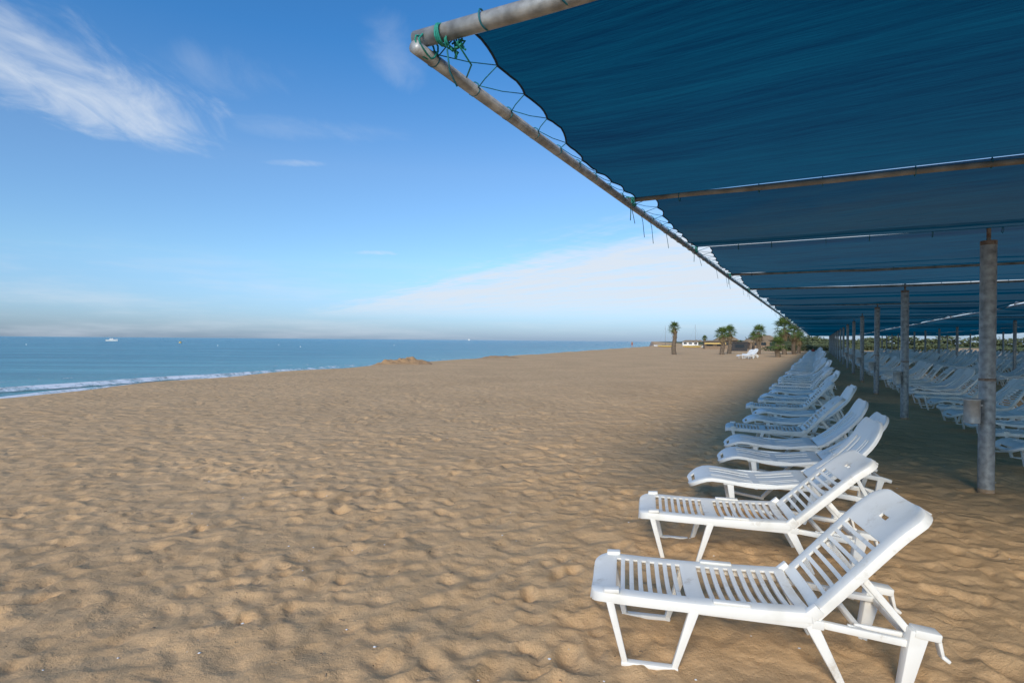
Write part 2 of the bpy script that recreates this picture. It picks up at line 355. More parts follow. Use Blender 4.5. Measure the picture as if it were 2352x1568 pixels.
def canopy(va,vb,bu,detail,gaps,seed):
    root=empty('shade_canopy')
    tub=MB(); bm_=MB(); cord=MB()
    for v in (va,vb):
        pts=[]
        for k in range(len(bu)):
            pts.append(W(bu[k]-(.06 if k==0 else 0),v,H+random.uniform(-.012,.012)))
        tub.tube(pts,.030,12 if detail else 6)
    above=lambda k: (k==2 or (k>4 and k%3!=0))
    for k,u in enumerate(bu):
        n=12 if k<8 and detail else 4
        zb=H+.06+(.045 if above(k) else (0 if k==0 else -.025))
        pts=[W(u+(random.uniform(-.015,.015) if 0<j<n else 0),va-.04+(vb-va+.08)*j/n,zb-(.03*math.sin(math.pi*j/n) if not above(k) else 0)+random.uniform(-.008,.008)*(0<j<n)) for j in range(n+1)]
        bm_.tube(pts,.038 if k==0 else .022,14 if detail and k<6 else 6,1 if k==0 else 0)
    for k in range(len(bu)-1):
        u0,u1=bu[k],bu[k+1]
        nearp=detail and k<4
        g0=-.005+ (.16 if k in gaps else 0); g1=-.005
        if k==0: g0=.02
        nu,nv=(54,110) if nearp else ((14,20) if k<12 else (6,6))
        z0=H+.045+(.03 if k==0 else 0); z1=H+.052
        sag=random.uniform(.08,.14) if k else .10
        vs=fabric_panel('fabric_panel',u0+g0,u1-g1,va,vb,nu,nv,z0,z1,sag,seed+k*3.7,root,.22 if k<4 else .16,.05)
        if detail and k<9:
            m=9; pr=None
            for q_ in range(m+1):
                i=min(nu,int(round(nu*q_/m))); p=Vector(vs[i*(nv+1)])
                t=q_/m; uu=u0+g0+(u1-u0-g0-g1)*t
                tb=W(uu+.05,va,H)
                ring=[tb+W(0,.034*math.cos(a),0)+Vector((0,0,.034*math.sin(a)))+W(.012*a/6.28,0,0) for a in [x*math.pi/5 for x in range(11)]]
                cord.tube(ring,.0035,5,0)
                cord.tube([p,p*.5+tb*.5+Vector((0,0,-.006)),tb+W(0,.03,.0)],.003,5,0)
                if pr is not None: cord.tube([pr,(pr+p)/2+Vector((0,0,-.008)),p],.0025,5,0)
                pr=tb+W(0,.03,0.01)
                if random.random()<.2: cord.tube([tb+Vector((0,0,-.03)),tb+W(.02,.01,-.09),tb+W(.01,.03,-.16-random.random()*.1)],.003,4,0)
            for q_ in range(12):
                v=va+.5+(vb-va-.8)*q_/11+random.uniform(-.1,.1); tb=W(u1,v,H+.035-.02)
                ring=[tb+W(.036*math.cos(a)+.02*a/6.28,0,.036*math.sin(a)) for a in [x*math.pi/5 for x in range(11)]]
                cord.tube(ring,.0035,4,0)
        if nearp:
            cord.tube([Vector(vs[i*(nv+1)])+Vector((0,0,-.003)) for i in range(nu+1)],.006,5,1)
    obj('edge_tube',tub.mesh('edge_tube',[M_steel],True),parent=root)
    obj('cross_beams',bm_.mesh('cross_beams',[M_beam,M_steel],True),parent=root)
    if cord.f: obj('lacing_cord',cord.mesh('lacing_cord',[M_cord,M_hem],True),parent=root)
    return root
root1=canopy(VE,VI,BU,True,(4,6,8,11),3.1)
rp=MB()
C=W(BU[0],VE,H)
def coil(cen,axis_u,axis_v,r,turns,pitch,rad,jit,mb,mi=0):
    pts=[]
    for k in range(int(turns*14)):
        a=2*math.pi*k/14; rr=r*(1+jit*math.sin(k*1.7))
        pts.append(cen+axis_u*rr*math.cos(a)+axis_v*rr*math.sin(a)+pitch*(k/14))
    mb.tube(pts,rad,6,mi)
eu,ev,ez=W(1,0),W(0,1),Vector((0,0,1))
coil(C+ev*.0+ez*.02,(eu*.6+ez*.6),ez*.5-eu*.8,.06,2.2,ev*.02,.0045,.12,rp)
coil(C+ev*.09+ez*.05,eu,ez,.044,3,ev*.008,.0045,.05,rp)
coil(C+ev*.14+ez*.04+eu*.03,eu,ez,.046,2.5,ev*-.01,.0045,.15,rp)
for k in range(16):
    a=C+ev*random.uniform(.12,.18)+ez*random.uniform(-.01,.02)+eu*random.uniform(.03,.08)
    d=Vector([random.uniform(-1,1) for _ in range(3)])*.022
    rp.tube([a,a+d,a+d*.4+Vector([random.uniform(-1,1) for _ in range(3)])*.02],.0045,5)
coil(C+ev*.30+ez*.06,eu,ez,.041,1.3,ev*.03,.004,.02,rp,1)
coil(C+ev*.62+ez*.06,eu,ez,.041,1.1,ev*.1,.004,.02,rp,1)
rp.tube([C+ev*.18,C+ev*.16+eu*.15-ez*.03,C+ev*.05+eu*.28-ez*.01],.004,5)
rp.tube([C+ev*.13-ez*.02,C+ev*.11+eu*.05-ez*.09,C+ev*.13+eu*.08-ez*.15],.004,5,1)
for k in(1,2,3,4):
    cc=W(BU[k],VE,H+.02)
    coil(cc+ev*.02,eu,ez,.040,3,ev*.012,.004,.1,rp); coil(cc-eu*.06,ev,ez,.036,2,eu*.02,.004,.1,rp)
    rp.tube([cc-ez*.02,cc-ez*.08+eu*.03,cc-ez*.17+eu*.02],.004,5)
obj('corner_rope',rp.mesh('corner_rope',[M_rope,M_cord],True),parent=root1)
BU2=[3.5+3.5*k for k in range(34)]
canopy(5.75,12.6,BU2,False,(1,4,6,9,13),50.3)
canopy(12.95,19.8,BU2[2:],False,(1,3,8),90.3)

# ---------------- posts + bins
M_sandc=noisy('sand_crust',(.3,.2,.12),(.42,.3,.2),20,.9)
M_zinc=noisy('zinc',(.34,.33,.31),(.52,.51,.49),12,.4,.3)
def post(u,v,hh,seg,bin_):
    r=empty('steel_post',W(u,v,0),(0,random.uniform(-.004,.004),ROWROT))
    m=MB(); R=.078
    m.tube([(0,0,-.25),(0,0,hh*.45),(0,0,hh*.451),(0,0,hh-.05)],[R,R,R*.985,R*.985],seg,0,True)
    m.tube([(0,0,hh*.445),(0,0,hh*.455)],R*1.02,seg,1,True)
    m.tube([(0,0,hh-.05),(0,0,hh)],R*1.005,seg,1,True)
    m.tube([(0,0,-.05),(0,0,.05)],[R*1.06,R*1.01],seg,2,True)
    me=m.mesh('shaft',[M_steel,M_rust,M_sandc]); smooth_by_angle(me,50)
    obj('shaft',me,parent=r)
    s=MB(); s.box((0,0,hh-.01),(0,0,H+.05),.035,.035); obj('saddle',s.mesh('saddle',[M_rust]),parent=r)
    if bin_:
        b=empty('hanging_ash_bin',W(u-.02,v,0)+Vector((-.172,.0,.80)))
        mm=MB(); n=20
        pr=[(.0,.0),(.078,.0),(.08,.006),(.078,.012),(.078,.25),(.084,.258),(.084,.272),(.078,.278),(.072,.272),(.072,.03),(0,.03)]
        i0=len(mm.v)
        for (rr,zz) in pr:
            for j in range(n): a=2*math.pi*j/n; mm.v.append(Vector((max(rr,.001)*math.cos(a),max(rr,.001)*math.sin(a),zz)))
        for k in range(len(pr)-1):
            for j in range(n): a=i0+k*n+j; c=i0+k*n+(j+1)%n; mm.f.append([a,c,c+n,a+n]); mm.m.append(0)
        mm.box((.07,0,.2),(.11,0,.2),.03,.02)
        me=mm.mesh('bin_body',[M_zinc]); smooth_by_angle(me,50); obj('bin_body',me,parent=b)
u=8.3;k=0
while u<120:
    post(u,1.70,2.875,24 if k<3 else 10,k<6); u+=7; k+=1
for vv in (9.0,16.3):
    u=10.5
    while u<110: post(u,vv,2.93,10,False); u+=7

# ---------------- loungers
def surf(mb,rows,W2,prof,slots,cols,dip,skirt,corner0=None,corner1=None):
    smax=rows[-1]; smin=rows[0]; grid=[]
    for s in rows:
        hw=W2
        if corner0 and s-smin<corner0: r=corner0; hw=W2-r+math.sqrt(max(0,r*r-(r-(s-smin))**2))
        if corner1 and smax-s<corner1: r=corner1; hw=min(hw,W2-r+math.sqrt(max(0,r*r-(r-(smax-s))**2)))
        x,z,nx,nz=prof(s); line=[]
        ws=[-1.0,-1.0]+cols+[1.0,1.0]
        for k,w in enumerate(ws):
            if k in(0,len(ws)-1): off=-skirt; y=w*(hw+.006)
            elif k in(1,len(ws)-2): off=-.006; y=w*(hw)
            else: y=w*(hw-.012); off=-dip*max(0,1-(w/.85)**2)
            line.append(Vector((x+nx*off,y,z+nz*off)))
        grid.append(line)
    x,z,nx,nz=prof(rows[0]); x1,z1,_,_=prof(rows[1]); t=Vector((x-x1,0,z-z1)).normalized()
    l0=[p+t*.008-Vector((nx,0,nz))*skirt if 0<k<len(grid[0])-1 else p+t*.008 for k,p in enumerate(grid[0])]
    x,z,nx,nz=prof(rows[-1]); x1,z1,_,_=prof(rows[-2]); t=Vector((x-x1,0,z-z1)).normalized()
    l1=[p+t*.008-Vector((nx,0,nz))*skirt if 0<k<len(grid[-1])-1 else p+t*.008 for k,p in enumerate(grid[-1])]
    ext=[l0]+grid+[l1]
    i0=len(mb.v); n=len(ext[0])
    for l in ext: mb.v+=l
    for i in range(len(ext)-1):
        for j in range(n-1):
            hole=False
            if 1<=i<len(ext)-2 and 2<=j<n-3:
                hole=slots((rows[i-1]+rows[i])/2,(cols[j-2]+cols[j-1])/2)
            if hole: continue
            a=i0+i*n+j; mb.f.append([a,a+n,a+n+1,a+1]); mb.m.append(0)
def finish_shell(mb,name,mat,extra):
    me=mb.mesh(name,[mat]); bm=bmesh.new(); bm.from_mesh(me)
    bmesh.ops.remove_doubles(bm,verts=bm.verts,dist=.0004); bmesh.ops.recalc_face_normals(bm,faces=bm.faces)
    up=sum(f.normal.z*f.calc_area() for f in bm.faces)
    if up<0: bmesh.ops.reverse_faces(bm,faces=bm.faces)
    bm.to_mesh(me); bm.free()
    o=bpy.data.objects.new('tmp',me); S.collection.objects.link(o)
    sd=o.modifiers.new('s','SOLIDIFY'); sd.thickness=.013; sd.offset=-1
    bv=o.modifiers.new('b','BEVEL'); bv.width=.003; bv.segments=2; bv.angle_limit=math.radians(40)
    dg=bpy.context.evaluated_depsgraph_get(); m1=bpy.data.meshes.new_from_object(o.evaluated_get(dg))
    bpy.data.objects.remove(o)
    me2=extra.mesh(name+'_f',[mat]); o=bpy.data.objects.new('tmp',me2); S.collection.objects.link(o)
    bv=o.modifiers.new('b','BEVEL'); bv.width=.006; bv.segments=2; bv.angle_limit=math.radians(40)
    dg=bpy.context.evaluated_depsgraph_get(); m2=bpy.data.meshes.new_from_object(o.evaluated_get(dg)); bpy.data.objects.remove(o)
    bm=bmesh.new(); bm.from_mesh(m1); bm.from_mesh(m2); res=bpy.data.meshes.new(name); bm.to_mesh(res); bm.free()
    res.materials.clear(); res.materials.append(mat); smooth_by_angle(res,38); return res
def rows_slots(a,b,n,fr):
    r=[];st=(b-a)/n; sl=[]
    for k in range(n):
        p=a+k*st; r+=[p,p+st*fr]; sl.append((p,p+st*fr))
    return r,sl
def lounger_A(ang=48,bl=.74):
    mb=MB(); cols=[-.96,-.80,-.76,-.45,-.15,.15,.45,.76,.80,.96]
    r1,s1=rows_slots(.13,.52,8,.52); r2,s2=rows_slots(.59,1.05,9,.52)
    rows=sorted(set([0,.006,.02,.04,.07,.10]+r1+[.52,.56]+r2+[1.05,1.08])); sl=s1+s2
    ins=lambda sc,wc,sl=sl: abs(wc)<.78 and any(a<sc<b for a,b in sl)
    def prof(s):
        z=.385-.025*(max(0,.09-s)/.09)**2 -.012*math.sin(math.pi*min(1,s/1.08)); return (s,z,0,1)
    surf(mb,rows,.290,prof,ins,cols,.020,.052,corner0=.10)
    a=math.radians(ang); ca,sa=math.cos(a),math.sin(a)
    r3,s3=rows_slots(.06,.50,8,.6)
    rows=sorted(set([0,.03]+r3+[.50,.56,.585,.61,.67,bl-.06,bl-.035,bl-.015,bl-.004,bl]))
    def prof2(s):
        bend=.05*max(0,(s-.50)/.25)**2
        return (1.09+ca*s+sa*bend*.6, .375+sa*s-ca*bend*.6,-sa,ca)
    ins2=lambda sc,wc: (abs(wc)<.78 and any(x<sc<y for x,y in s3)) or (.585<sc<.61 and abs(wc)<.16)
    surf(mb,rows,.277,prof2,ins2,cols,.022,.046,corner1=.10)
    f=MB()
    for sy in(-1,1):
        y=.275*sy
        f.box((.10,y,.335),(.185,y*.97,.012),.045,.040,w2=.040,h2=.030)
        f.box((.165,y*.975,.012),(.455,y*.975,.012),.042,.024)
        f.box((.435,y*.972,.012),(.53,y,.335),.040,.030,w2=.045,h2=.05)
        f.box((.48,y*1.01,.338),(1.14,y*1.01,.322),.028,.045)
        f.box((1.05,y*.99,.335),(1.12,y*.99,.40),.04,.06)
        f.box((1.08,y*.985,.325),(1.24,y*.96,.012),.042,.06,w2=.038,h2=.032)
        f.box((1.10,y*.90,.318),(1.58,y*.90,.258),.030,.036)
        f.box((1.565,y*.90,.335),(1.50,y*.90,.01),.070,.085,w2=.055,h2=.045)
        f.box((1.54,y*.90,.33),(1.655,y*.90,.315),.078,.040)
        f.box((1.645,y*.90,.325),(1.67,y*.90,.22),.055,.020,w2=.045,h2=.016)
        f.box((1.665,y*.90,.225),(1.70,y*.90,.20),.05,.018)
        px=1.09+ca*.33; pz=.375+sa*.33
        f.box((px,y*.80,pz-.045),(1.56,y*.80,.285),.026,.034)
        f.box((1.46,y*.84,.262),(1.26,y*.84,.31),.02,.024)
        f.box((1.30,y*.72,.30),(1.57,y*.72,.275),.022,.03)
    f.box((1.555,-.23,.272),(1.555,.23,.272),.036,.036)
    f.box((1.32,-.22,.292),(1.32,.22,.292),.03,.026)
    f.box((.115,-.265,.30),(.115,.265,.30),.02,.04)
    f.box((.535,-.265,.315),(.535,.265,.315),.022,.05)
    for sy in(-1,1):
        f.box((.07,sy*.268,.386),(.15,sy*.268,.391),.05,.022)
        f.box((.62,sy*.265,.380),(.80,sy*.265,.379),.04,.014)
    return finish_shell(mb,'sun_lounger_slatted',M_white,f)
def lounger_B(ang=42,bl=.80):
    mb=MB(); cols=[-.95,-.80,-.62,-.52,-.34,-.26,-.08,.08,.26,.34,.52,.62,.80,.95]
    slotw=[(-.62,-.52),(-.34,-.26),(.26,.34),(.52,.62),(-.08,.08)]
    rows=[0,.01,.03,.06,.10,.16,.22,.30,.40,.52,.60,.66,.78,.90,1.0,1.06,1.10]
    def pz(s): return .40-.10*max(0,(.22-s)/.22)**2-.045*math.sin(math.pi*max(0,min(1,(s-.2)/.9)))**2
    def prof(s):
        h=.01; dz=(pz(s+h)-pz(s-h))/(2*h) if s>.02 else (pz(s+.02)-pz(s))/.02; l=math.hypot(1,dz); return (s-.02,pz(s),-dz/l,1/l)
    ins=lambda sc,wc: any(a<wc<b for a,b in slotw[:4]) and (.22<sc<.60 or .66<sc<1.0) or (abs(wc)<.5 and .03<sc<.06)
    surf(mb,rows,.305,prof,ins,cols,.018,.036,corner0=.16)
    a=math.radians(ang); ca,sa=math.cos(a),math.sin(a)
    rows=[0,.06,.12,.24,.36,.48,.56,.62,.68,.72,bl-.05,bl-.03,bl-.012,bl-.003,bl]
    def prof2(s):
        bd=.06*math.sin(math.pi*min(1,s/.7))-.10*max(0,(s-.55)/.25)**2
        return (1.10+ca*s-sa*bd*-.6,.385+sa*s-ca*bd*.6,-sa,ca)
    ins2=lambda sc,wc: any(a<wc<b for a,b in slotw[:4]) and (.12<sc<.62)
    surf(mb,rows,.295,prof2,ins2,cols,.02,.038,corner1=.13)
    f=MB()
    for sy in(-1,1):
        y=.282*sy
        f.box((.36,y,.36),(.40,y*.97,.01),.036,.06,w2=.032,h2=.03)
        f.box((.30,y*1.01,.355),(1.14,y*1.01,.335),.026,.038)
        f.box((.95,y,.34),(.72,y*.95,.10),.034,.045,w2=.03,h2=.03)
        f.box((.42,y*.95,.14),(.74,y*.95,.09),.026,.028)
        f.box((1.10,y,.335),(1.00,y*.95,.012),.040,.07,w2=.034,h2=.03)
        f.box((1.06,y*.92,.33),(1.68,y*.92,.24),.034,.045)
        f.box((1.64,y*.92,.27),(1.58,y*.92,.01),.042,.07,w2=.036,h2=.036)
        f.box((1.62,y*.92,.26),(1.73,y*.92,.23),.05,.036)
        px=1.10+ca*.38; pz_=.385+sa*.38
        f.box((px,y*.78,pz_-.05),(1.54,y*.80,.27),.024,.034)
        f.box((1.04,y*1.05,.36),(1.22,y*1.05,.42),.03,.03)
    f.box((1.62,-.25,.255),(1.62,.25,.255),.03,.036)
    f.box((1.36,-.24,.292),(1.36,.24,.292),.03,.026)
    f.box((.38,-.27,.30),(.38,.27,.30),.024,.04)
    return finish_shell(mb,'sun_lounger_curved',M_whiteb,f)
LA=lounger_A(); LA2=lounger_A(43); LB=lounger_B(43); LB2=lounger_B(38); LA3=lounger_A(54)
def put(me,u,v,rot=12,sz=1.0,dz=0):
    o=bpy.data.objects.new('sun_lounger',me); S.collection.objects.link(o)
    o.location=W(u,v,dz); o.rotation_euler=(random.uniform(-.012,.012),random.uniform(-.01,.01),ROWROT+math.radians(rot)); o.scale=(sz,)*3
put(LA,3.13,-1.14,17); put(LA2,4.64,-1.29,15)
put(LB,5.95,-1.14,13); put(LB2,7.25,-1.05,10); put(LB,8.3,-1.12,9)
put(LA,9.65,-1.3,8); put(LB,10.8,-1.15,9); put(LB2,12.0,-1.1,8); put(LA,13.1,-1.35,6)
u=14.5
while u<112:
    put(random.choice([LA,LA2,LB,LA3]),u,-1.25+random.uniform(-.1,.12),random.uniform(3,11)); u+=random.uniform(1.2,1.5)
put(LB,9.9,2.2,14)
u=11.2
while u<112:
    put(random.choice([LA,LB,LB2,LA3]),u,2.25+random.uniform(-.08,.1),random.uniform(4,14)); u+=random.uniform(1.2,1.45)
for vv,u0 in((6.4,16),(9.6,19),(13.4,26),(17,32)):
    u=u0
    while u<105:
        put(random.choice([LA,LB,LB2,LA3]),u,vv+random.uniform(-.1,.1),random.uniform(2,12)); u+=random.uniform(1.15,1.6)
for i,(x,y,r) in enumerate(((22.6,57,60),(23.4,58.5,70),(24.4,60,65),(25.4,62,75),(26.0,64,60))):
    o=bpy.data.objects.new('sun_lounger',[LB,LA][i%2]); S.collection.objects.link(o); o.location=(x,y,0); o.rotation_euler=(0,0,math.radians(r-50))

# ---------------- palms
def palm(x,y,h,cr,seed,skirt=True,tr=.17):
    random.seed(seed)
    r=empty('fan_palm',(x,y,0))
    m=MB(); n=14
    m.tube([(.08*math.sin(k*.5+seed),.05*math.sin(k*.4),h*k/n-.2*(k==0)) for k in range(n+1)],[tr*(1.35-.45*k/n)*(1+.10*(k%2)) for k in range(n+1)],9,0)
    top=Vector((.08*math.sin(n*.5+seed),.05*math.sin(n*.4),h))
    for k in range(40 if skirt else 12):
        zz=h*random.uniform(.45,.98); a=random.uniform(0,6.28); d=Vector((math.cos(a),math.sin(a),0))
        m.box(Vector((0,0,zz))+d*tr*.8,Vector((0,0,zz+.16))+d*tr*1.9,.06,.03,2)
    def fan(base,d,L,fr,mi,droop):
        side=d.cross(Vector((0,0,1))); side=side.normalized() if side.length>.01 else Vector((1,0,0)); up=side.cross(d)
        tip=base+d*L*.5+Vector((0,0,-droop*.2)); m.tube([base,(base+tip)/2+Vector((0,0,.03)),tip],[.018,.014,.01],4,mi,False)
        nl=12
        for q in range(nl):
            a=(q/(nl-1)-.5)*math.radians(190); l=fr*(.75+.25*math.cos(a))*random.uniform(.8,1.15)
            dir_=(d*math.cos(a)+side*math.sin(a)).normalized()
            e=tip+dir_*l+Vector((0,0,-droop*l*random.uniform(.5,1.0))); mid=tip+dir_*l*.55+up*.03
            wv=dir_.cross(up).normalized()*.032*fr/.6
            m.face([tip,mid-wv,e,mid+wv],mi)
    nf=34
    for k in range(nf):
        a=k*2.39996; el=math.radians(85-110*(k/nf)**.9+random.uniform(-8,8))
        d=Vector((math.cos(a)*math.cos(el),math.sin(a)*math.cos(el),math.sin(el)))
        fan(top,d,cr*random.uniform(.75,1.15),cr*random.uniform(.48,.62),1,.1+.45*(k/nf))
    if skirt:
        for k in range(20):
            a=random.uniform(0,6.28); el=math.radians(random.uniform(-75,-40)); d=Vector((math.cos(a)*math.cos(el),math.sin(a)*math.cos(el),math.sin(el)))
            fan(top-Vector((0,0,random.uniform(0,.25*cr))),d,cr*.5,cr*.45,2,.4)
    obj('trunk_and_crown',m.mesh('fan_palm',[M_trunk,M_leaf,M_dead]),parent=r)
def pxg(px,depth): return ((px-1176)/1307*depth,depth)
for i,(px,dep,h,cr,sk) in enumerate(((1549,74,3.5,.95,True),(1660,76,2.7,1.2,True),(1676,82,3.1,1.2,True),(1742,80,3.0,1.35,True),(1786,66,1.4,1.3,False),(1801,78,3.6,1.9,True),(1824,82,3.1,1.6,True),(1836,90,2.4,1.4,True),(1619,150,2.6,1.0,True),(1730,120,2.8,1.2,True))):
    x,y=pxg(px,dep); palm(x,y,h,cr,i+3,sk,.22)
random.seed(99)
# ---------------- hedges / vegetation
def bush(name,pts,wd,hh,n,leaf,seed):
    random.seed(seed); m=MB()
    for k in range(n):
        t=random.random()*(len(pts)-1); i=int(t); f=t-i; p=Vector(pts[i]).lerp(Vector(pts[i+1]),f)
        hl=hh*(.55+.6*noise.noise(Vector((p.x*.14,p.y*.14,seed)))+.25*noise.noise(Vector((p.x*.6,p.y*.6,seed))))
        z=hl*(1-random.random()**2)
        r=wd*math.sqrt(random.random())*math.sqrt(max(.05,1-(z/hh/1.3)**2)); a=random.uniform(0,6.28)
        c=p+Vector((r*math.cos(a),r*math.sin(a),max(.05,z)))
        d1=Vector([random.gauss(0,1) for _ in range(3)]).normalized(); d2=d1.orthogonal().normalized(); l=leaf*random.uniform(.6,1.4)
        m.face([c-d1*l,c-d2*l*.5,c+d1*l,c+d2*l*.5])
    obj(name,m.mesh(name,[M_hedge]))
P=lambda u,v:tuple(W(u,v,0))
bush('hedge',[P(70,34),P(110,33),P(150,31)],1.2,1.6,9000,.22,4)
bush('hedge',[P(150,24),P(150,8),P(140,0)],2.5,2.2,9000,.25,6)
bush('shrub_row',[P(122,-8),P(128,-2),P(132,6)],2.,1.8,5000,.2,8)
bush('distant_trees',[(140,330,0),(190,360,0),(260,340,0),(340,300,0)],6,7,9000,1.0,12)
bush('distant_trees',[(85,240,0),(120,250,0),(150,240,0)],4,3.0,5000,.5,14)
# ---------------- beach buildings
def hut(name,x,y,w,d,h,roof,wall,roofm,over=.4,rh=.5):
    r=empty(name,(x,y,0),(0,0,math.radians(-12)))
    m=MB(); m.box((0,0,0),(0,0,h),w,d,up=(0,1,0)); obj('walls',m.mesh('walls',[wall]),parent=r)
    m=MB()
    if roof=='flat': m.box((0,0,h+.003),(0,0,h+.2),w+over*2,d+over*2,up=(0,1,0))
    else:
        a=w/2+over; b=d/2+over
        for q in([(-a,-b,h),(a,-b,h),(a*.5,0,h+rh),(-a*.5,0,h+rh)],[(a,b,h),(-a,b,h),(-a*.5,0,h+rh),(a*.5,0,h+rh)],[(-a,b,h),(-a,-b,h),(-a*.5,0,h+rh)],[(a,-b,h),(a,b,h),(a*.5,0,h+rh)],[(-a,b,h-.01),(a,b,h-.01),(a,-b,h-.01),(-a,-b,h-.01)]): m.face(q)
    obj('roof',m.mesh('roof',[roofm]),parent=r)
    m=MB(); nwin=max(1,int(w/1.6))
    for k in range(nwin):
        xx=-w/2+w*(k+.5)/nwin; m.box((xx,-d/2-.02,h*.42),(xx,-d/2-.02,h*.82),w/nwin*.6,.05,up=(0,1,0))
    m.box((w/2+.01,0,.05),(w/2+.01,0,h*.75),.05,.9,up=(0,1,0))
    obj('windows_and_door',m.mesh('windows',[M_glass]),parent=r)
    return r
x,y=pxg(1640,135); r=hut('beach_kiosk',x,y,4.6,3,1.7,'hip',M_wood,M_brn,.3,.35)
m=MB(); m.box((-2.4,-2.2,1.3),(2.4,-2.2,1.3),.04,.32,0)
for k in(-2.3,2.3): m.box((k,-2.15,0),(k,-2.15,1.5),.08,.08,1)
obj('fascia_board',m.mesh('fascia',[M_yel,M_wood]),parent=r)
x,y=pxg(1697,105); hut('dark_kiosk',x,y,2.6,2.0,1.55,'flat',M_dark,M_dark,.1)
x,y=pxg(1668,150); hut('thatched_bar',x,y,5,3,2.1,'hip',M_wood,M_brn,.6,1.1)
x,y=pxg(1585,230); hut('beach_hut',x,y,6,3,1.6,'hip',M_wht,M_brn,.4,.7)
x,y=pxg(1750,140); hut('thatched_bar',x,y,6,4,2.2,'hip',M_wood,M_brn,.6,1.2)
p=W(62,22,0); hut('teal_cabin',p.x,p.y,5.5,2.5,2.4,'flat',M_teal,M_teal,.05)
p=W(50,24,0); hut('teal_cabin',p.x,p.y,3.,2.5,2.4,'flat',M_teal,M_teal,.05)
def parasol(x,y,h=2.2,rr=1.2):
    r=empty('straw_parasol',(x,y,0)); m=MB(); m.tube([(0,0,-.1),(0,0,h)],.035,6,0)
    n=14
    for q in range(n):
        a=2*math.pi*q/n; b=2*math.pi*(q+1)/n
        m.face([(0,0,h+.1),(rr*math.cos(a),rr*math.sin(a),h-.45),(rr*math.cos(b),rr*math.sin(b),h-.45)],1)
        m.face([(rr*math.cos(a),rr*math.sin(a),h-.45),(rr*1.02*math.cos((a+b)/2),rr*1.02*math.sin((a+b)/2),h-.62),(rr*math.cos(b),rr*math.sin(b),h-.45)],1)
    obj('pole_and_canopy',m.mesh('parasol',[M_wood,M_brn]),parent=r)
for px,d in((1716,125),(1728,132),(1722,118),(1760,125),(1600,175),(1608,180)): x,y=pxg(px,d); parasol(x,y)
def cat(x,y,rot,mast,col):
    r=empty('beached_catamaran',(x,y,.0),(0,0,rot)); m=MB()
    for sy in(-1.1,1.1):
        m.tube([(-2.4,sy,.45),(-1.8,sy,.32),(0,sy,.28),(1.8,sy,.34),(2.7,sy,.6)],[.12,.24,.27,.22,.03],8,0)
    m.box((-1.0,-1.1,.56),(-1.0,1.1,.56),.1,.08,1); m.box((1.0,-1.1,.58),(1.0,1.1,.58),.1,.08,1)
    m.box((-.95,0,.60),(.95,0,.60),1.9,.02,2)
    if mast: m.tube([(1.0,0,.6),(.9,0,6.5)],[.05,.03],6,1); m.tube([(.9,0,1.4),(-1.8,0,1.3)],.035,6,1); m.tube([(.92,0,6.0),(2.4,0,.7)],.01,4,1); m.tube([(.92,0,6.0),(-.9,1.1,.6)],.01,4,1)
    obj('hulls_deck_mast',m.mesh('catamaran',[col,M_steel,M_dark],True),parent=r)
x,y=pxg(1522,175); cat(x,y,.3,True,M_wht)
x,y=pxg(1532,168); cat(x,y,.1,False,M_yel)
x,y=pxg(1590,160); cat(x,y,.2,True,M_yel)
x,y=pxg(1606,165); cat(x,y,.0,False,M_wht)
# ---------------- boats + buoys
def motorboat(x,y,rot,sc):
    r=empty('motorboat',(x,y,SEA),(0,0,rot)); r.scale=(sc,)*3
    secs=[(-3,.95,.75),(-1.5,1.1,.8),(.5,1.1,.9),(2,.75,1.05),(3.1,.08,1.25)]; m=MB()
    for (xx,hw,dk) in secs:
        for p in((xx,-hw,dk),(xx*.97,-hw*.7,.0),(xx*.95,0,-.3),(xx*.97,hw*.7,.0),(xx,hw,dk)): m.v.append(Vector(p))
    for k in range(4):
        for j in range(4): a=k*5+j; m.f.append([a,a+5,a+6,a+1]); m.m.append(0)
        m.f.append([k*5+4,k*5+9,k*5+5,k*5]); m.m.append(0)
    m.f.append([0,1,2,3,4]); m.m.append(0)
    m.box((-1.,0,.9),(1.0,0,1.1),1.5,.5,0); m.box((-.2,0,1.35),(.8,0,1.2),1.3,.35,1); m.box((-.9,0,1.75),(.7,0,1.75),1.5,.06,0)
    for sx in(-.8,.5):
        for sy in(-.65,.65): m.box((sx,sy,1.1),(sx,sy,1.74),.05,.05,0)
    m.box((-3.2,0,.2),(-3.2,0,.95),.3,.35,1)
    obj('hull_and_cabin',m.mesh('motorboat',[M_wht,M_dark]),parent=r)
x,y=pxg(257,310); motorboat(x,y,math.radians(8),.95)
def buoy(x,y,r_,mat):
    r=empty('buoy',(x,y,SEA)); m=MB(); m.tube([(0,0,-r_*.6),(0,0,-r_*.2),(0,0,r_*.5),(0,0,r_),(0,0,r_*1.1),(0,0,r_*1.4)],[r_*.5,r_,r_,r_*.5,.06,.05],10,0); obj('float',m.mesh('buoy',[mat],True),parent=r)
x,y=pxg(414,230); buoy(x,y,.55,M_yel)
for px,d in((60,150),(500,160),(690,150),(905,200),(640,190)): x,y=pxg(px,d); buoy(x,y,.13,M_wht)
x,y=pxg(1077,2000)
r=empty('sailing_boat',(x,y,SEA)); m=MB(); m.tube([(-3.5,0,.5),(-2,0,.4),(1,0,.4),(4,0,.8)],[.5,.9,.9,.1],8,0); m.tube([(.3,0,.8),(.3,0,7)],.08,6,0); m.face([(.2,0,1.6),(-3,0,1.6),(.2,0,6.6)],0); m.face([(.4,0,5.8),(3.6,0,1.2),(.5,.3,1.4)],0); obj('hull_mast_sails',m.mesh('sailing_boat',[M_wht]),parent=r)
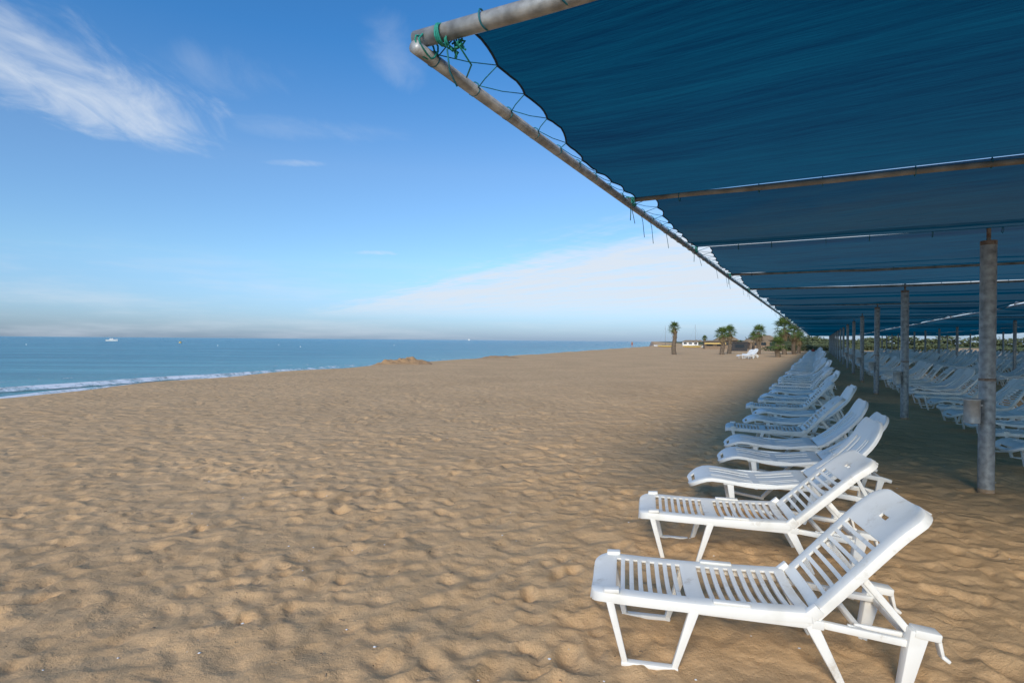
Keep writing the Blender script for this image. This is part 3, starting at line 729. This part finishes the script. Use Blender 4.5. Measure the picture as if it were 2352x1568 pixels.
# ---------------- people
def person(name,loc,rot,joints,edges,radii,mats_fn=None):
    me=bpy.data.meshes.new(name); me.from_pydata(joints,edges,[]); o=bpy.data.objects.new(name,me); S.collection.objects.link(o)
    o.modifiers.new('s','SKIN'); ly=me.skin_vertices[0].data if me.skin_vertices else None
    if ly is None:
        bm=bmesh.new(); bm.from_mesh(me); bm.verts.layers.skin.verify(); bm.to_mesh(me); bm.free(); ly=me.skin_vertices[0].data
    for i,r in enumerate(radii): ly[i].radius=(r,r)
    ly[0].use_root=True
    o.modifiers.new('u','SUBSURF').levels=1
    dg=bpy.context.evaluated_depsgraph_get(); m2=bpy.data.meshes.new_from_object(o.evaluated_get(dg)); bpy.data.objects.remove(o)
    m2.materials.clear(); m2.materials.append(M_skin); m2.materials.append(M_cloth); m2.materials.append(M_dark)
    for p in m2.polygons:
        p.use_smooth=True; p.material_index=mats_fn(p.center) if mats_fn else 0
    o=bpy.data.objects.new(name,m2); S.collection.objects.link(o); o.location=loc; o.rotation_euler=(0,0,rot)
J=[(0,0,.95),(0,0,1.15),(0,0,1.42),(0,0,1.52),(0,0,1.66),(-.19,0,1.40),(-.24,.03,1.12),(-.25,.10,.88),(.19,0,1.40),(.24,-.03,1.12),(.25,-.02,.86),(-.10,0,.90),(-.11,.10,.50),(-.11,.02,.07),(-.11,.16,.03),(.10,0,.90),(.11,-.05,.50),(.11,-.20,.08),(.11,-.06,.03),(0,.01,1.73)]
E=[(0,1),(1,2),(2,3),(3,4),(4,19),(2,5),(5,6),(6,7),(2,8),(8,9),(9,10),(0,11),(11,12),(12,13),(13,14),(0,15),(15,16),(16,17),(17,18)]
R=[.14,.13,.15,.055,.10,.06,.045,.03,.06,.045,.03,.09,.06,.04,.035,.09,.06,.04,.035,.07]
x,y=pxg(1452,155); person('walking_person',(x,y,float(base_h(np.array([x]),np.array([y]))[0])),.4,J,E,R,lambda c:1 if .75<c.z<1.02 else (2 if c.z>1.70 else 0))
J2=[(0,0,.12),(0,-.02,.35),(0,.02,.60),(0,.05,.70),(0,.08,.83),(-.18,.02,.58),(-.24,.15,.38),(-.15,.36,.36),(.18,.02,.58),(.24,.15,.38),(.15,.36,.36),(-.10,.05,.12),(-.14,.42,.42),(-.13,.62,.06),(-.13,.75,.04),(.10,.05,.12),(.14,.42,.42),(.13,.62,.06),(.13,.75,.04),(0,.08,.91)]
x,y=pxg(1868,84); person('sitting_person',(x,y,0.02),2.6,J2,E,R,lambda c:1 if (c.z>.25 and c.z<.66 and c.y<.12) else (2 if c.z>.88 else 0))
# ---------------- small debris
random.seed(5); m=MB()
for k in range(230):
    y=2.6+14*random.random()**1.6; x=random.uniform(-1,1.1)*y*.95
    i=min(nx-1,np.searchsorted(gx,x)); j=min(ny-1,np.searchsorted(gy,y)); z=float(Z[i,j])
    if random.random()<.6:
        a=random.uniform(0,3.14); l=random.uniform(.01,.035); m.tube([(x,y,z+.006),(x+l*math.cos(a)*.5,y+l*math.sin(a)*.5,z+.012),(x+l*math.cos(a),y+l*math.sin(a),z+.005)],.0022,4,0)
    else:
        r_=random.uniform(.005,.011); n=7; pts=[(x+r_*math.cos(q*6.28/n)*random.uniform(.7,1.1),y+r_*math.sin(q*6.28/n)*random.uniform(.7,1.1),z+.004) for q in range(n)]
        for q in range(n): m.face([pts[q],pts[(q+1)%n],(x,y,z+.004+r_*.5)],1)
obj('beach_debris',m.mesh('debris',[M_trunk,M_wht]))

# ---------------- light + sky
SE=math.radians(29); hv=(W(0,.16)-W(.98,0)).normalized(); sv=hv*math.cos(SE)+Vector((0,0,math.sin(SE)))
L=bpy.data.lights.new('sun','SUN'); L.energy=3.2; L.angle=math.radians(20); L.color=(1,.89,.74)
o=bpy.data.objects.new('sun',L); S.collection.objects.link(o); o.rotation_euler=sv.to_track_quat('Z','Y').to_euler()
w=bpy.data.worlds.new('World'); S.world=w; w.use_nodes=True; nt=w.node_tree; LK=nt.links; bg=nt.nodes['Background']
sky=N(nt,'ShaderNodeTexSky'); sky.sky_type='NISHITA'; sky.sun_disc=False; sky.sun_elevation=SE; sky.sun_rotation=math.atan2(hv.x,hv.y); sky.air_density=1.0; sky.dust_density=.6; sky.ozone_density=2.5
tc=N(nt,'ShaderNodeTexCoord'); sp=N(nt,'ShaderNodeSeparateXYZ'); LK.new(tc.outputs['Generated'],sp.inputs[0])
def mth(op,a,b=None,c=None,cl=False):
    n=nt.nodes.new('ShaderNodeMath'); n.operation=op; n.use_clamp=cl
    for i,x in enumerate((a,b,c)):
        if x is None: continue
        if isinstance(x,(int,float)): n.inputs[i].default_value=x
        else: LK.new(x,n.inputs[i])
    return n.outputs[0]
zc=mth('MAXIMUM',sp.outputs[2],.012); cx=mth('DIVIDE',sp.outputs[0],zc); cy=mth('DIVIDE',sp.outputs[1],zc)
def ss(x,a,b):
    n=nt.nodes.new('ShaderNodeMapRange'); n.interpolation_type='SMOOTHSTEP'; LK.new(x,n.inputs[0]); n.inputs[1].default_value=a; n.inputs[2].default_value=b; return n.outputs[0]
def comb(x,y):
    n=nt.nodes.new('ShaderNodeCombineXYZ'); LK.new(x,n.inputs[0]); LK.new(y,n.inputs[1]); return n.outputs[0]
def ntex(vec,sc,det,rg=.6,dist=0):
    n=N(nt,'ShaderNodeTexNoise',Scale=sc,Detail=det,Roughness=rg,Distortion=dist); LK.new(vec,n.inputs['Vector']); return n.outputs[0]
def ell(x0,y0,rx,ry,rot=0):
    dx=mth('SUBTRACT',cx,x0); dy=mth('SUBTRACT',cy,y0); c,s=math.cos(rot),math.sin(rot)
    a=mth('ADD',mth('MULTIPLY',dx,c/rx),mth('MULTIPLY',dy,s/rx)); b=mth('ADD',mth('MULTIPLY',dx,-s/ry),mth('MULTIPLY',dy,c/ry))
    return mth('SUBTRACT',1.0,mth('ADD',mth('MULTIPLY',a,a),mth('MULTIPLY',b,b)))
p1=comb(mth('MULTIPLY',cx,2.2),mth('ADD',mth('MULTIPLY',cy,1.0),mth('MULTIPLY',cx,.5)))
nA=ntex(p1,1.7,8,.62,.6)
c1=mth('MULTIPLY',ss(mth('ADD',mth('MULTIPLY',ell(-1.76,2.35,.48,.80,.12),.40),nA),.47,1.12),.8)
def wisp(x0,y0,rx,ry,rot,amp,k=.3):
    return mth('MULTIPLY',ss(mth('ADD',mth('MULTIPLY',ell(x0,y0,rx,ry,rot),k),nA),.5,1.1),amp)
cl=c1
for x in [wisp(-1.1,2.15,.28,.25,.3,.18),wisp(-1.25,3.25,.2,.08,.0,.4),wisp(-.42,2.0,.12,.3,0,.22),wisp(-.95,2.75,.5,.2,.1,.15),wisp(-1.6,6.6,.4,.2,0,.5)]: cl=mth('MAXIMUM',cl,x)
d=mth('ADD',mth('MULTIPLY',mth('SUBTRACT',cx,.9),.883),mth('MULTIPLY',mth('SUBTRACT',cy,4.45),.469))
al=mth('ADD',mth('MULTIPLY',cx,-.469),mth('MULTIPLY',cy,.883))
pb=comb(mth('MULTIPLY',d,1.6),mth('MULTIPLY',al,.35)); nB=ntex(pb,1.1,8,.65,.3)
pc=comb(mth('MULTIPLY',d,3.),mth('MULTIPLY',al,5.)); nC=ntex(pc,1.,3,.5)
bank=ss(mth('ADD',mth('ADD',mth('MULTIPLY',ss(d,-.4,1.8),.52),mth('MULTIPLY',nB,1.05)),mth('MULTIPLY',nC,.35)),.70,1.32)
bank=mth('MULTIPLY',bank,mth('SUBTRACT',1.0,ss(cy,10.,30.))); bank=mth('MULTIPLY',bank,ss(cy,2.2,4.5)); bank=mth('MULTIPLY',bank,ss(d,-.5,.3)); bank=mth('MULTIPLY',bank,.95)
cl=mth('MAXIMUM',cl,bank)
az=mth('DIVIDE',sp.outputs[0],mth('MAXIMUM',sp.outputs[1],.05))
pl=comb(mth('MULTIPLY',az,2.5),mth('MULTIPLY',sp.outputs[2],26.)); nL=ntex(pl,1.2,6,.6)
low=mth('MULTIPLY',mth('MULTIPLY',ss(nL,.42,.75),mth('SUBTRACT',1.0,ss(sp.outputs[2],.06,.17))),.35)
cl=mth('MAXIMUM',cl,low)
hs=N(nt,'ShaderNodeHueSaturation'); hs.inputs['Saturation'].default_value=1.1; LK.new(sky.outputs[0],hs.inputs['Color'])
tr=ramp(nt,[(0,(.34,.47,.84)),(.04,(.44,.58,.88)),(.13,(.62,.76,.88)),(.28,(.70,.82,.92)),(.45,(.36,.76,1.0)),(.7,(.28,.72,1.0)),(1,(.28,.72,1.0))],sp.outputs[2])
mt=N(nt,'ShaderNodeMix',data_type='RGBA',blend_type='MULTIPLY'); mt.inputs[0].default_value=1; mt.clamp_result=False; LK.new(hs.outputs[0],mt.inputs[6]); LK.new(tr.outputs[0],mt.inputs[7])
gn=N(nt,'ShaderNodeVectorMath',operation='SCALE'); LK.new(mt.outputs[2],gn.inputs[0]); gn.inputs['Scale'].default_value=1.75
mc=N(nt,'ShaderNodeMix',data_type='RGBA'); LK.new(cl,mc.inputs[0]); LK.new(gn.outputs[0],mc.inputs[6]); mc.inputs[7].default_value=(7.3,8.0,8.9,1)
LK.new(mc.outputs[2],bg.inputs[0]); bg.inputs[1].default_value=.1
S.view_settings.view_transform='Standard'; S.view_settings.look='None'; S.view_settings.exposure=0
# ---------------- camera
cam=bpy.data.cameras.new('camera'); cam.lens=20; cam.sensor_width=36; cam.clip_start=.05; cam.clip_end=20000
co_=bpy.data.objects.new('camera',cam); S.collection.objects.link(co_)
co_.matrix_world=Matrix.Translation((0,0,1.7))@Matrix.Rotation(math.radians(90-.13),4,'X')@Matrix.Rotation(math.radians(.45),4,'Z')
S.camera=co_
